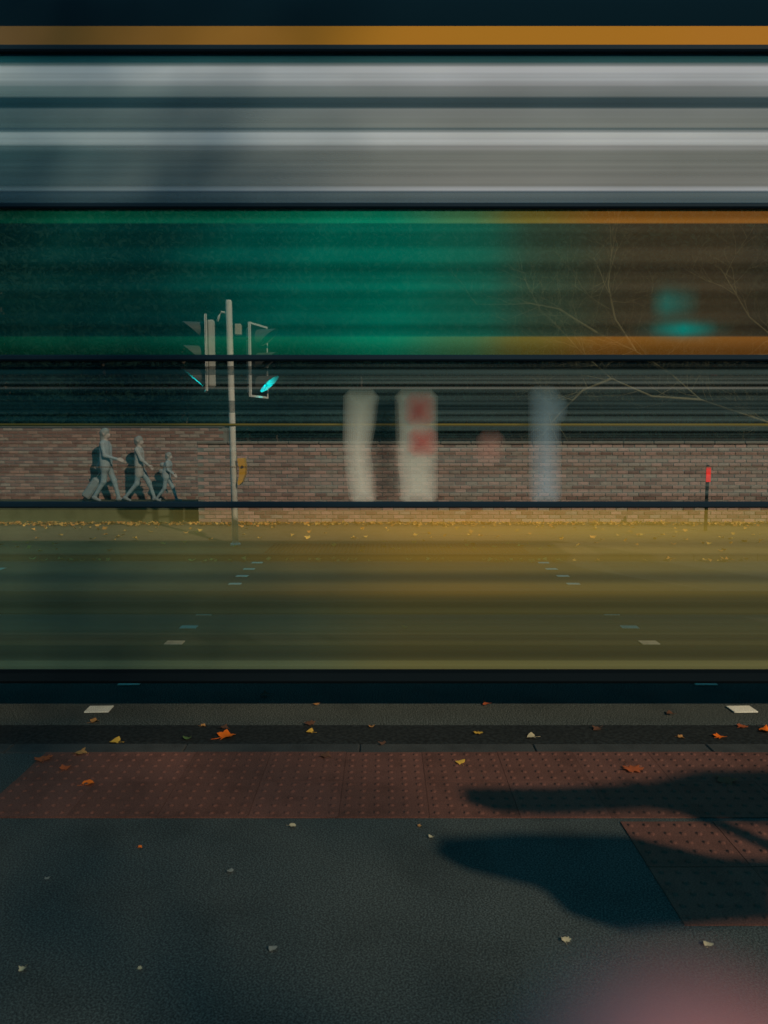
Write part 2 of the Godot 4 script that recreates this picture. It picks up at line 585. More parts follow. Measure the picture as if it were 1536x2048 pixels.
func bare_tree() -> void:
	var t := thing("bare_tree", "leafless tree whose thin pale branches reach in from the right", "tree", Vector3(10.88, 0, -17.2))
	obj("trunk", tube([Vector3(0.25, -0.1, 0), Vector3(0.1, 0.7, 0), Vector3(-0.2, 1.5, 0), Vector3(0, 2.9, 0.1), Vector3(0.3, 5.0, 0)], [0.2, 0.16, 0.14, 0.1, 0.05], 10), M.bare_bark, t)
	var limbs := [
		[[-0.25, 1.41, 0.00], [-2.40, 2.05, 0.10], [-3.92, 2.55, 0.10], [-4.55, 3.12, 0.00], [-5.31, 3.63, -0.10], [-6.20, 4.01, 0.00]],
		[[-3.92, 2.55, 0.10], [-5.06, 2.61, 0.30], [-5.95, 2.99, 0.30], [-6.58, 3.56, 0.20], [-7.08, 4.13, 0.10]],
		[[-5.95, 2.99, 0.30], [-6.58, 2.74, 0.40], [-7.08, 2.24, 0.40], [-7.34, 1.92, 0.40]],
		[[-5.31, 3.63, -0.10], [-5.82, 4.32, 0.00], [-6.01, 5.02, 0.10], [-5.95, 5.78, 0.10]],
		[[-0.13, 2.36, 0.00], [-1.52, 3.37, -0.20], [-2.78, 4.39, -0.20], [-3.54, 5.40, 0.00]],
		[[-6.20, 4.01, 0.00], [-7.08, 4.51, 0.10], [-7.84, 4.64, 0.20]],
	]
	for l in limbs:
		var st := st_new()
		st.set_smooth_group(0)
		var path := []
		var radii := []
		for i in l.size():
			path.append(Vector3(l[i][0], l[i][1], l[i][2]))
			radii.append(lerpf(0.03, 0.007, float(i) / (l.size() - 1)))
		tube_in(st, path, radii, 8, false)
		for i in range(1, path.size()):
			for k in 4:
				var dir: Vector3 = (path[i] - path[i - 1]).normalized()
				var side := Vector3(rng.randfn() * 0.8, rng.randfn() * 0.9 + 0.2, rng.randfn() * 0.6)
				twig(st, path[i - 1].lerp(path[i], rng.randf()), (dir + side).normalized(), rng.randf_range(0.6, 1.25), 0.007, 3)
		obj("branch", done(st), M.bare_bark, t)

# ------------------------------------------------------------------ bus
func painted_panel(x0: float, x1: float, y0: float, y1: float, nx: int, ny: int, paint: Callable) -> ArrayMesh:
	# an upright sheet in the plane z = 0 facing +z, its colours painted by vertex
	var v := PackedVector3Array()
	var n := PackedVector3Array()
	var c := PackedColorArray()
	var idx := PackedInt32Array()
	for j in ny + 1:
		for i in nx + 1:
			var x := lerpf(x0, x1, float(i) / nx)
			var y := lerpf(y0, y1, float(j) / ny)
			v.append(Vector3(x, y, 0))
			n.append(Vector3(0, 0, 1))
			c.append(paint.call(x, y))
	for j in ny:
		for i in nx:
			var a := j * (nx + 1) + i
			var b := a + nx + 1
			for k in [a, b, b + 1, a, b + 1, a + 1]:
				idx.append(k)
	var arrays := []
	arrays.resize(Mesh.ARRAY_MAX)
	arrays[Mesh.ARRAY_VERTEX] = v
	arrays[Mesh.ARRAY_NORMAL] = n
	arrays[Mesh.ARRAY_COLOR] = c
	arrays[Mesh.ARRAY_INDEX] = idx
	var m := ArrayMesh.new()
	m.add_surface_from_arrays(Mesh.PRIMITIVE_TRIANGLES, arrays)
	return m

func along(stops: Array, x: float) -> Color:
	# a colour between the stops [x, r, g, b]
	if x <= stops[0][0]:
		return Color(stops[0][1], stops[0][2], stops[0][3])
	for i in range(1, stops.size()):
		if x <= stops[i][0]:
			var t: float = smoothstep(stops[i - 1][0], stops[i][0], x)
			return Color(stops[i - 1][1], stops[i - 1][2], stops[i - 1][3]).lerp(Color(stops[i][1], stops[i][2], stops[i][3]), t)
	var e: Array = stops[-1]
	return Color(e[1], e[2], e[3])

func bus() -> void:
	var b := thing("double_decker_bus", "see-through double-decker bus in green and ochre stripes filling the near lane", "bus", Vector3(0, 0, SIDE))
	var X0 := -6.6
	var X1 := 6.6
	var W := 2.5
	var green := [[-2.2, 0.008, 0.075, 0.075], [-1.3, 0.006, 0.12, 0.115], [-0.7, 0.004, 0.26, 0.22], [0.0, 0.004, 0.37, 0.28], [0.5, 0.02, 0.28, 0.21], [0.9, 0.08, 0.14, 0.1], [1.4, 0.125, 0.1, 0.065], [1.9, 0.13, 0.1, 0.065], [2.3, 0.09, 0.08, 0.06]]  # left stops darker: left-hand shade put into the panel colours
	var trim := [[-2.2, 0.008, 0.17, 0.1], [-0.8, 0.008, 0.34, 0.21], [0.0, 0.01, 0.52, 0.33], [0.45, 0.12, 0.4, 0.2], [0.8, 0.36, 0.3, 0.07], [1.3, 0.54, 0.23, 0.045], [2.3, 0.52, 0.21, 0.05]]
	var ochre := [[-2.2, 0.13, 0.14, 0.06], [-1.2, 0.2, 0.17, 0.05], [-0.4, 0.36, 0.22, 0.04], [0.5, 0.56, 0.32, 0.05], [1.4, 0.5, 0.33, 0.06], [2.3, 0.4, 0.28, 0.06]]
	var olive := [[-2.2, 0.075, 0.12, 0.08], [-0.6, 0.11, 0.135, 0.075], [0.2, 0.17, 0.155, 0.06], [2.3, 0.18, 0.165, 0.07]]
	var rows := FastNoiseLite.new()
	rows.frequency = 9.0
	rows.fractal_octaves = 4
	var streak := func(y: float) -> float:
		return 1.0 + 0.55 * rows.get_noise_2d(y * 1.0, 3.0)
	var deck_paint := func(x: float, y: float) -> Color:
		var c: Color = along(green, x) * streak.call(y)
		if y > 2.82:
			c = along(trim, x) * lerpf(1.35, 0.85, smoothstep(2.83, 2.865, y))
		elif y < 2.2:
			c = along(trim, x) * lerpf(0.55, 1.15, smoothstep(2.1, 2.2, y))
		# a teal glow near the right end, painted into the panel colour
		var teal_glow := 0.8 * exp(-pow((x - 1.64) / 0.055, 2.0) - pow((y - 2.38) / 0.075, 2.0))
		teal_glow += exp(-pow((x - 1.7) / 0.13, 2.0) - pow((y - 2.235) / 0.04, 2.0))
		c = c.lerp(Color(0.01, 0.58, 0.55), clampf(teal_glow, 0.0, 0.95))
		c.a = 1.0
		return c
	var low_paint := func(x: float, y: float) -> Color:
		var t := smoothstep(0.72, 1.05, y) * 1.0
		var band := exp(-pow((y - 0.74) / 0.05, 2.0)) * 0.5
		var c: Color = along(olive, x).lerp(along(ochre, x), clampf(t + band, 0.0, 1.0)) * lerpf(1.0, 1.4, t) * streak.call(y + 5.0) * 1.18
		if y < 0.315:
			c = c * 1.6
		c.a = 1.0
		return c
	var roof_paint := func(x: float, _y: float) -> Color:
		return along([[-2.4, 0.16, 0.1, 0.045], [-1.0, 0.34, 0.16, 0.03], [0.3, 0.52, 0.22, 0.02], [2.4, 0.56, 0.22, 0.025]], x)  # dark left end is shade painted into the stripe
	var see := see_through(1, 1, 1, 0.47, true)
	var faint := see_through(1, 1, 1, 0.05, true)
	var faint_deck := see_through(1, 1, 1, 0.26, true)
	var low_see := see_through(1, 1, 1, 0.39, true)
	var glass_low := see_through(1, 1, 1, 0.49, true)
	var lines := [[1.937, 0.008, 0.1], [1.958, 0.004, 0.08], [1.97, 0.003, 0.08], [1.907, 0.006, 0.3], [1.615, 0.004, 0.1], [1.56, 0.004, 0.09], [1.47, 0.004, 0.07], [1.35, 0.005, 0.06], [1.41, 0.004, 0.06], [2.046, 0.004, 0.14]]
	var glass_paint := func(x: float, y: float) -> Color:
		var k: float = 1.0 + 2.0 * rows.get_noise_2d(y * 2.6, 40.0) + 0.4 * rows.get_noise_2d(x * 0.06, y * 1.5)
		var warm := smoothstep(-1.6, 1.2, x)  # glass tint falls off leftwards, a painted shade
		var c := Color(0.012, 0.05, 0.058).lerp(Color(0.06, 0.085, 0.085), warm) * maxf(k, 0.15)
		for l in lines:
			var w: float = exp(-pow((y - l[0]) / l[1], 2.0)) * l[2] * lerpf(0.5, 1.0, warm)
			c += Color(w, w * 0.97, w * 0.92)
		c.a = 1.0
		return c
	# smeared upper window bands, shade painted into the left colours: [height, right colour, left colour]
	var smear_bands := [[2.93, [0.13, 0.18, 0.2], [0.035, 0.085, 0.1]], [2.985, [0.15, 0.19, 0.2], [0.04, 0.09, 0.11]], [2.993, [0.1, 0.14, 0.17], [0.03, 0.07, 0.09]], [3.006, [0.55, 0.56, 0.58], [0.12, 0.2, 0.21]], [3.018, [0.5, 0.51, 0.52], [0.1, 0.18, 0.19]], [3.03, [0.31, 0.31, 0.29], [0.05, 0.12, 0.13]], [3.2, [0.3, 0.31, 0.285], [0.04, 0.11, 0.12]], [3.238, [0.42, 0.42, 0.41], [0.08, 0.16, 0.165]],
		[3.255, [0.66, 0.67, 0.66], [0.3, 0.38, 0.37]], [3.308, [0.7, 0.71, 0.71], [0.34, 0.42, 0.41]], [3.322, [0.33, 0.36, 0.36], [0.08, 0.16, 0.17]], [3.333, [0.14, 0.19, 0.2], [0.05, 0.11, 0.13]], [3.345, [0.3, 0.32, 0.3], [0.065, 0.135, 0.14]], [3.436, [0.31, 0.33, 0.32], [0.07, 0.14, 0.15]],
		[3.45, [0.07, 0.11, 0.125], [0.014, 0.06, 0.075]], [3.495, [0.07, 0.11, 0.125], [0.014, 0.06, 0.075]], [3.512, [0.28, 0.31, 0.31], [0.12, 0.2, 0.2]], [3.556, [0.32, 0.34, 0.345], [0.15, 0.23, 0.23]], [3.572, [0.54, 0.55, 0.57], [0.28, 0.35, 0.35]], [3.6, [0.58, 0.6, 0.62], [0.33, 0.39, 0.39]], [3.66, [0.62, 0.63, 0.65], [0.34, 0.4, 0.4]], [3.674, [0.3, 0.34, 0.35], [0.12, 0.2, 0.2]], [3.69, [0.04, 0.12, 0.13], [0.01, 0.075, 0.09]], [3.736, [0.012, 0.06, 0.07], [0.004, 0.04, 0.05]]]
	var smear_paint := func(x: float, y: float) -> Color:
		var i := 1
		while i < smear_bands.size() - 1 and y > smear_bands[i][0]:
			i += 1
		var t := smoothstep(smear_bands[i - 1][0], smear_bands[i][0], y)
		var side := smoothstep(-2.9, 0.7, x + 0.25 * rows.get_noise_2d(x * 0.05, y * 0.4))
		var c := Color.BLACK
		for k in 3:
			c[k] = lerpf(1.45 * lerpf(smear_bands[i - 1][2][k], smear_bands[i][2][k], t), lerpf(smear_bands[i - 1][1][k], smear_bands[i][1][k], t), side)
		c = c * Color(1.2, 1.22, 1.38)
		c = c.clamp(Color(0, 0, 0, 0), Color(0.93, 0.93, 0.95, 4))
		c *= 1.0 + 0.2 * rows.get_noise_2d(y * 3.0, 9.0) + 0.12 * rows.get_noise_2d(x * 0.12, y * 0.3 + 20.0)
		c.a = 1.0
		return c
	var glass_up := see_through(0.01, 0.035, 0.045, 0.2)
	var glass_far := see_through(0.01, 0.03, 0.04, 0.06)
	var deck_glass := see_through(0.03, 0.04, 0.05, 0.03)
	deck_glass.metallic_specular = 0.0
	var navy := plain(0.003, 0.014, 0.024, 0.9)
	navy.metallic_specular = 0.1
	# near side, from the skirt up
	obj("lower_panel", painted_panel(X0, X1, 0.262, 1.222, 132, 120, low_paint), low_see, b)
	obj("window_sill", bevel_box(Vector3(X1 - X0, 0.036, 0.05), 0.008), M.rubber, b, place(0, 1.237, 0.0))
	obj("lower_window", painted_panel(X0, X1, 1.256, 2.058, 44, 280, glass_paint), glass_low, b, place(0, 0, -0.006))
	obj("window_seal", bevel_box(Vector3(X1 - X0, 0.034, 0.05), 0.008), M.rubber, b, place(0, 2.075, 0.0))
	obj("deck_panel", painted_panel(X0, X1, 2.093, 2.898, 132, 90, deck_paint), see, b)
	obj("window_seal", bevel_box(Vector3(X1 - X0, 0.03, 0.05), 0.008), M.rubber, b, place(0, 2.914, 0.0))
	obj("upper_window", painted_panel(X0, X1, 2.93, 3.734, 1, 1, func(_x, _y): return Color.WHITE), glass_up, b, place(0, 0, -0.012))
	var smear_sheet := see_through(1, 1, 1, 0.49, true)
	smear_sheet.metallic_specular = 0.0
	var smear_mesh := painted_panel(X0, X1, 2.93, 3.734, 88, 260, smear_paint)
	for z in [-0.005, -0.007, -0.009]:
		obj("window_smear", smear_mesh, smear_sheet, b, place(0, 0, z))
	obj("window_seal", bevel_box(Vector3(X1 - X0, 0.034, 0.05), 0.008), M.rubber, b, place(0, 3.752, 0.0))
	var tint := plain(1, 1, 1, 0.4)
	tint.vertex_color_use_as_albedo = true
	tint.roughness = 0.85
	obj("roof_stripe", painted_panel(X0, X1, 3.77, 3.872, 60, 2, roof_paint), tint, b, place(0, 0, 0.004))
	# roof: a shell curved at both long edges
	var prof := PackedVector2Array([Vector2(0, 3.872), Vector2(-0.01, 4.0), Vector2(-0.06, 4.1), Vector2(-0.17, 4.18), Vector2(-0.4, 4.22), Vector2(-W + 0.4, 4.22), Vector2(-W + 0.17, 4.18), Vector2(-W + 0.06, 4.1), Vector2(-W + 0.01, 4.0), Vector2(-W, 3.872)])
	var rs := st_new()
	rs.set_smooth_group(0)
	for i in prof.size() - 1:
		var p := prof[i]
		var q := prof[i + 1]
		quad(rs, Vector3(X0, p.y, p.x), Vector3(X0, q.y, q.x), Vector3(X1, q.y, q.x), Vector3(X1, p.y, p.x))
	obj("roof", done(rs), navy, b)
	# far side, thinner in the light
	obj("far_lower_panel", painted_panel(X0, X1, 0.262, 1.24, 44, 24, low_paint), faint, b, place(0, 0, -W))
	obj("far_lower_window", painted_panel(X0, X1, 1.256, 2.058, 1, 1, func(_x, _y): return Color.WHITE), glass_far, b, place(0, 0, -W + 0.006))
	obj("far_deck_panel", painted_panel(X0, X1, 2.07, 2.91, 44, 24, deck_paint), faint_deck, b, place(0, 0, -W))
	obj("far_upper_window", painted_panel(X0, X1, 2.93, 3.85, 1, 1, func(_x, _y): return Color.WHITE), glass_far, b, place(0, 0, -W + 0.006))
	# decks
	var lay := Basis(Vector3.RIGHT, -PI / 2)
	obj("lower_deck", painted_panel(X0, X1, 0, W - 0.02, 1, 1, func(_x, _y): return Color.WHITE), deck_glass, b, Transform3D(lay, Vector3(0, 0.31, -0.01)))
	obj("upper_deck", painted_panel(X0, X1, 0, W - 0.02, 1, 1, func(_x, _y): return Color.WHITE), deck_glass, b, Transform3D(lay, Vector3(0, 2.5, -0.01)))
	# and inside the lower windows
	var low := [
		["header_strip", 1.985, 2.035, 0.006, 0.035, 0.05, 0.42],
		["hopper_frame", 1.768, 1.838, 0.003, 0.03, 0.045, 0.36], ["seat_trim", 1.446, 1.457, 0.55, 0.26, 0.08, 0.3],
	]
	for p in low:
		var h: float = p[2] - p[1]
		obj(p[0], bevel_box(Vector3(X1 - X0 - 0.1, h, 0.03), minf(0.008, h * 0.3)), see_through(p[3], p[4], p[5], p[6]), b, place(0, (p[1] + p[2]) / 2, -0.06))
	obj("yellow_grab_rail", tube([Vector3(X0 + 0.1, 1.698, -0.08), Vector3(X1 - 0.1, 1.698, -0.08)], [0.009, 0.009], 10), plain(0.5, 0.36, 0.05, 0.4), b)
	# blurred shapes in the lower windows, drawn as soft stacked sheets
	var pale_sheet := see_through(0.98, 0.93, 0.82, 0.095, true)
	var red_sheet := see_through(0.75, 0.08, 0.07, 0.08, true)
	var dark_sheet := see_through(0.004, 0.02, 0.024, 0.07, true)
	var pink_sheet := see_through(0.7, 0.36, 0.3, 0.05, true)
	var blue_sheet := see_through(0.6, 0.74, 0.88, 0.062, true)
	soft_shape(b, "slanting_blur", PackedVector2Array([Vector2(-0.194, 1.861), Vector2(-0.066, 1.861), Vector2(-0.086, 1.696), Vector2(-0.115, 1.553), Vector2(-0.098, 1.409), Vector2(-0.075, 1.276), Vector2(-0.162, 1.276), Vector2(-0.185, 1.438), Vector2(-0.198, 1.610)]), pale_sheet)
	soft_shape(b, "dark_smear", PackedVector2Array([Vector2(-0.034, 1.804), Vector2(0.052, 1.821), Vector2(0.063, 1.639), Vector2(0.040, 1.467), Vector2(0.064, 1.293), Vector2(-0.046, 1.293), Vector2(-0.023, 1.467), Vector2(-0.046, 1.639)]), dark_sheet)
	soft_shape(b, "pink_blur", PackedVector2Array([Vector2(0.569, 1.627), Vector2(0.655, 1.627), Vector2(0.657, 1.518), Vector2(0.570, 1.518)]), pink_sheet)
	soft_shape(b, "square_blur", PackedVector2Array([Vector2(0.100, 1.861), Vector2(0.269, 1.861), Vector2(0.272, 1.276), Vector2(0.127, 1.276), Vector2(0.110, 1.467)]), pale_sheet)
	for r in [[0.205, 1.785, 0.1, 0.115], [0.22, 1.6, 0.1, 0.095]]:
		soft_shape(b, "red_blur", PackedVector2Array([Vector2(r[0] - r[2] / 2, r[1] - r[3] / 2), Vector2(r[0] - r[2] / 2, r[1] + r[3] / 2), Vector2(r[0] + r[2] / 2, r[1] + r[3] / 2), Vector2(r[0] + r[2] / 2, r[1] - r[3] / 2)]), red_sheet, 0.022)
	soft_shape(b, "blue_blur", PackedVector2Array([Vector2(0.863, 1.880), Vector2(0.963, 1.880), Vector2(0.984, 1.838), Vector2(1.013, 1.824), Vector2(1.009, 1.753), Vector2(0.975, 1.730), Vector2(0.990, 1.276), Vector2(0.880, 1.276)]), blue_sheet)
	# low dark beams placed to shade the road below; ends, wheels
	for z in [-0.31, -W + 0.31]:
		obj("shade_beam", bevel_box(Vector3(7.6, 0.11, 0.5), 0.02), plain(0.002, 0.007, 0.011, 0.9), b, place(0, 0.205, z))
	for e in [[X0, -1.0, "front"], [X1, 1.0, "rear"]]:
		var turn := Basis(Vector3.UP, e[1] * PI / 2)
		obj(e[2] + "_panel", painted_panel(-W / 2, W / 2, 0.27, 1.3, 1, 1, func(_x, _y): return Color(0.3, 0.2, 0.05)), tint, b, Transform3D(turn, Vector3(e[0], 0, -W / 2)))
		obj(e[2] + "_window", painted_panel(-W / 2 + 0.1, W / 2 - 0.1, 1.3, 3.75, 1, 1, func(_x, _y): return Color(0.02, 0.05, 0.06)), glass_low, b, Transform3D(turn, Vector3(e[0], 0, -W / 2)))
		for s in [-0.95, 0.95]:
			obj("headlight" if e[1] < 0 else "tail_light", bevel_box(Vector3(0.06, 0.18, 0.28), 0.02), M.white_paint if e[1] < 0 else plain(0.5, 0.02, 0.02, 0.3), b, place(e[0] + e[1] * 0.02, 0.62, -W / 2 + s))
	var tyre := TorusMesh.new()
	tyre.inner_radius = 0.26
	tyre.outer_radius = 0.5
	tyre.rings = 32
	tyre.ring_segments = 14
	for x in [-4.6, 4.6]:
		for z in [-0.18, -W + 0.18]:
			var wheel := Node3D.new()
			wheel.name = "wheel"
			b.add_child(wheel, true)
			wheel.position = Vector3(x, 0.41, z)
			obj("tyre", tyre, M.rubber, wheel, Transform3D(Basis(Vector3.RIGHT, PI / 2), Vector3.ZERO))
			obj("rim", tube([Vector3(0, 0, -0.09), Vector3(0, 0, 0.09)], [0.28, 0.28], 24), M.steel, wheel)

func soft_shape(b: Node3D, called: String, outline: PackedVector2Array, mat: Material, out := 0.0) -> void:
	# eight stacked sheets that soften the edge, each a little smaller than the one behind it
	var st := st_new()
	st.set_smooth_group(-1)
	var mid := Vector2.ZERO
	for p in outline:
		mid += p / outline.size()
	for k in 8:
		var moved := Geometry2D.offset_polygon(outline, 0.04 - 0.012 * k, Geometry2D.JOIN_ROUND)
		if moved.is_empty():
			continue
		var ring: PackedVector2Array = moved[0]
		var tri := Geometry2D.triangulate_polygon(ring)
		for i in tri.size():
			var p := ring[tri[i]]
			var low := 1.0 - smoothstep(1.45, 1.9, p.y)  # upper part dimmed in colour, as painted shade
			st.set_color(Color(lerpf(0.42, 1.0, low), lerpf(0.5, 1.0, low), lerpf(0.48, 1.0, low)))
			st.add_vertex(Vector3(p.x, p.y, out + 0.002 * k))
	obj(called, done(st), mat, b, place(0, 0, 0.004))

# ------------------------------------------------------------------ signals and street furniture
func hood(radius: float, reach: float) -> ArrayMesh:
	# a visor: a tube along +z whose lower side is cut back on a slant
	var st := st_new()
	st.set_smooth_group(0)
	var n := 20
	for layer in [[radius, true], [radius - 0.006, false]]:
		for i in n:
			var ring := []
			for k in [i, i + 1]:
				var a: float = TAU * k / n
				var y := cos(a)
				ring.append([Vector3(sin(a) * layer[0], y * layer[0], 0), Vector3(sin(a) * layer[0], y * layer[0], lerpf(reach, 0.03, (1.0 - y) / 2.0))])
			if layer[1]:
				quad(st, ring[0][0], ring[0][1], ring[1][1], ring[1][0])
			else:
				quad(st, ring[0][0], ring[1][0], ring[1][1], ring[0][1])
	return done(st)

func signal_head(post: Node3D, label: String, at: Vector3, turn: float, dim: float) -> void:
	var s := Node3D.new()
	s.name = "signal_head"
	post.add_child(s, true)
	s.position = at - post.position
	s.rotation.y = turn
	s.set_meta("label", label)
	var dark := plain(0.012, 0.014, 0.014, 0.5)
	obj("backing_board", bevel_box(Vector3(0.56, 1.14, 0.02), 0.006), dark, s)
	for e in [[-0.265, 0, 0.03, 1.14], [0.265, 0, 0.03, 1.14], [0, 0.555, 0.5, 0.03], [0, -0.555, 0.5, 0.03]]:
		obj("white_border", box(Vector3(e[0] - e[2] / 2, e[1] - e[3] / 2, -0.018), Vector3(e[0] + e[2] / 2, e[1] + e[3] / 2, 0.016)), M.white_paint, s)
	obj("housing", bevel_box(Vector3(0.3, 1.02, 0.12), 0.025), plain(0.5, 0.48, 0.42, 0.5), s, place(0, 0, -0.082))
	var visor := plain(0.11, 0.11, 0.1, 0.5)
	var hm := hood(0.13, 0.33)
	var disc := SphereMesh.new()
	disc.radius = 0.115
	disc.height = 0.23
	disc.is_hemisphere = true
	for k in 3:
		var y := 0.36 - 0.36 * k
		obj("visor", hm, visor, s, place(0, y, 0.01))
		var lens: Material = [plain(0.05, 0.004, 0.004, 0.3), plain(0.06, 0.03, 0.004, 0.3), glow(Color(0.0, 0.86, 0.9), 1.5)][k]
		obj(["red_lamp", "amber_lamp", "green_lamp"][k], disc, lens, s, Transform3D(Basis(Vector3.RIGHT, PI / 2).scaled(Vector3(1, 1, 0.35)), Vector3(0, y, 0.014)))
	var l := OmniLight3D.new()
	l.name = "green_light"
	s.add_child(l)
	l.position = Vector3(0, -0.36, 0.09)
	l.light_color = Color(0.0, 0.9, 0.92)
	l.light_energy = 0.2 * dim
	l.light_size = 0.04
	l.omni_range = 6.0
	l.omni_attenuation = 2.0
	l.shadow_enabled = true

func signal_post() -> void:
	var p := thing("signal_post", "pale grey traffic signal post with two heads and a yellow push-button box", "traffic light", Vector3(-2.335, 0, -12.02))
	obj("pole", tube([Vector3(0, -0.02, 0), Vector3(-0.02, 1.9, 0), Vector3(-0.042, 3.74, 0), Vector3(-0.042, 3.775, 0)], [0.05, 0.05, 0.05, 0.04], 20), M.steel, p)
	obj("base_collar", tube([Vector3(0, 0, 0), Vector3(0, 0.03, 0)], [0.085, 0.075], 20), M.steel, p)
	obj("cable_box", bevel_box(Vector3(0.1, 0.17, 0.1), 0.012), plain(0.5, 0.45, 0.34, 0.5), p, place(0.1, 3.33, 0.0))
	obj("bracket", tube([Vector3(-0.04, 3.58, -0.02), Vector3(-0.16, 3.6, -0.02), Vector3(-0.2, 3.54, -0.02), Vector3(-0.22, 3.46, -0.02)], [0.018, 0.018, 0.018, 0.018], 8), M.steel, p)
	obj("bracket", tube([Vector3(-0.02, 2.6, 0), Vector3(-0.22, 2.6, 0)], [0.018, 0.018], 8), M.black, p)
	obj("bracket", tube([Vector3(-0.03, 3.2, 0), Vector3(0.3, 3.2, -0.05)], [0.018, 0.018], 8), M.black, p)
	obj("bracket", tube([Vector3(-0.02, 2.5, 0), Vector3(0.28, 2.5, -0.05)], [0.018, 0.018], 8), M.black, p)
	signal_head(p, "traffic signal head facing left on the far post, faint cyan light lit", Vector3(-2.335 - 0.42, 2.96, -12.05), deg_to_rad(-75), 1.5)
	signal_head(p, "traffic signal head facing right on the far post, white edged, bright cyan light", Vector3(-2.335 + 0.36, 2.88, -12.28), deg_to_rad(70), 1.4)
	var y := Node3D.new()
	y.name = "push_button_box"
	p.add_child(y)
	y.position = Vector3(0.115, 1.15, 0.02)
	obj("case", extrude(PackedVector2Array([Vector2(-0.05, 0.21), Vector2(0.06, 0.22), Vector2(0.075, 0.05), Vector2(0.06, -0.06), Vector2(0.02, -0.16), Vector2(-0.035, -0.21), Vector2(-0.05, -0.17), Vector2(-0.03, -0.08), Vector2(-0.02, 0.04)]), 0.16), M.yellow, y)
	obj("button", tube([Vector3(0.0, 0.08, 0.075), Vector3(0.0, 0.08, 0.095)], [0.022, 0.02], 12), M.black, y, place(0.025, 0, 0))

func street_things() -> void:
	var r := thing("lamp_post", "slim dark post with a small red lamp in front of the low wall at right", "bollard", Vector3(5.88, 0, -14.0))
	obj("post", tube([Vector3(0, -0.02, 0), Vector3(0, 1.16, 0), Vector3(0, 1.2, 0)], [0.03, 0.03, 0.02], 14), M.black, r)
	obj("red_lamp", bevel_box(Vector3(0.085, 0.27, 0.02), 0.006), glow(Color(0.95, 0.16, 0.12), 0.9), r, place(0, 1.03, 0.04))
	var rl := OmniLight3D.new()
	rl.name = "red_light"
	r.add_child(rl)
	rl.position = Vector3(0, 1.03, 0.1)
	rl.light_color = Color(1.0, 0.16, 0.12)
	rl.light_energy = 0.01
	rl.light_size = 0.06
	rl.omni_range = 6.0
	rl.omni_attenuation = 2.0
	rl.shadow_enabled = true
	# added unseen post at the right, plates shaped to cast the paving shadow
	var s := thing("added_shadow_post", "added post with two plates behind the viewer, shaped to cast the paving shadow", "shadow_caster", Vector3(4.2, 0, 1.09))
	obj("pole", tube([Vector3(0, -0.02, 0), Vector3(0, 3.3, 0)], [0.045, 0.045], 14), M.steel, s)
	obj("shadow_plate", extrude(PackedVector2Array([Vector2(0.04, 2.74), Vector2(0.04, 2.84), Vector2(-0.28, 2.87), Vector2(-0.46, 2.99), Vector2(-0.9, 3.0), Vector2(-1.22, 2.97), Vector2(-1.3, 2.91), Vector2(-1.28, 2.83), Vector2(-1.1, 2.74), Vector2(-1.14, 2.63), Vector2(-1.04, 2.56), Vector2(-0.46, 2.61), Vector2(-0.3, 2.72)]), 0.04), M.white_paint, s, place(0, 0, 0.05))
	obj("shadow_plate", extrude(PackedVector2Array([Vector2(-0.87, 3.225), Vector2(-0.8, 3.3), Vector2(-0.4, 3.3), Vector2(0.1, 3.34), Vector2(0.5, 3.44), Vector2(1.0, 3.44), Vector2(1.0, 3.2), Vector2(0.5, 3.1), Vector2(0.2, 3.07), Vector2(-0.1, 3.17), Vector2(-0.6, 3.13), Vector2(-0.8, 3.15)]), 0.04), M.white_paint, s, place(0, 0, 0.05))
	# an added unseen tree behind the camera, placed to shade the left
	var t := thing("added_shade_tree", "added tall thin-crowned tree behind the viewer, placed to shade the left", "tree", Vector3(16.6, 0, 30.7))
	obj("trunk", tube([Vector3(0, -0.2, 0), Vector3(0.2, 7.0, 0), Vector3(-0.2, 14.0, 0.1), Vector3(0, 24.0, 0)], [0.42, 0.33, 0.22, 0.04], 10), M.bark, t)
	var pts := []
	for i in 4600:
		var q := Vector3(rng.randfn(), rng.randfn(), rng.randfn())
		pts.append(Vector3(0, 25.6, 0) + q.normalized() * 5.8 * pow(rng.randf(), 0.6) * Vector3(1, 1.25, 1))
	obj("crown", leaf_cloud(pts, 0.2), M.foliage[1], t)

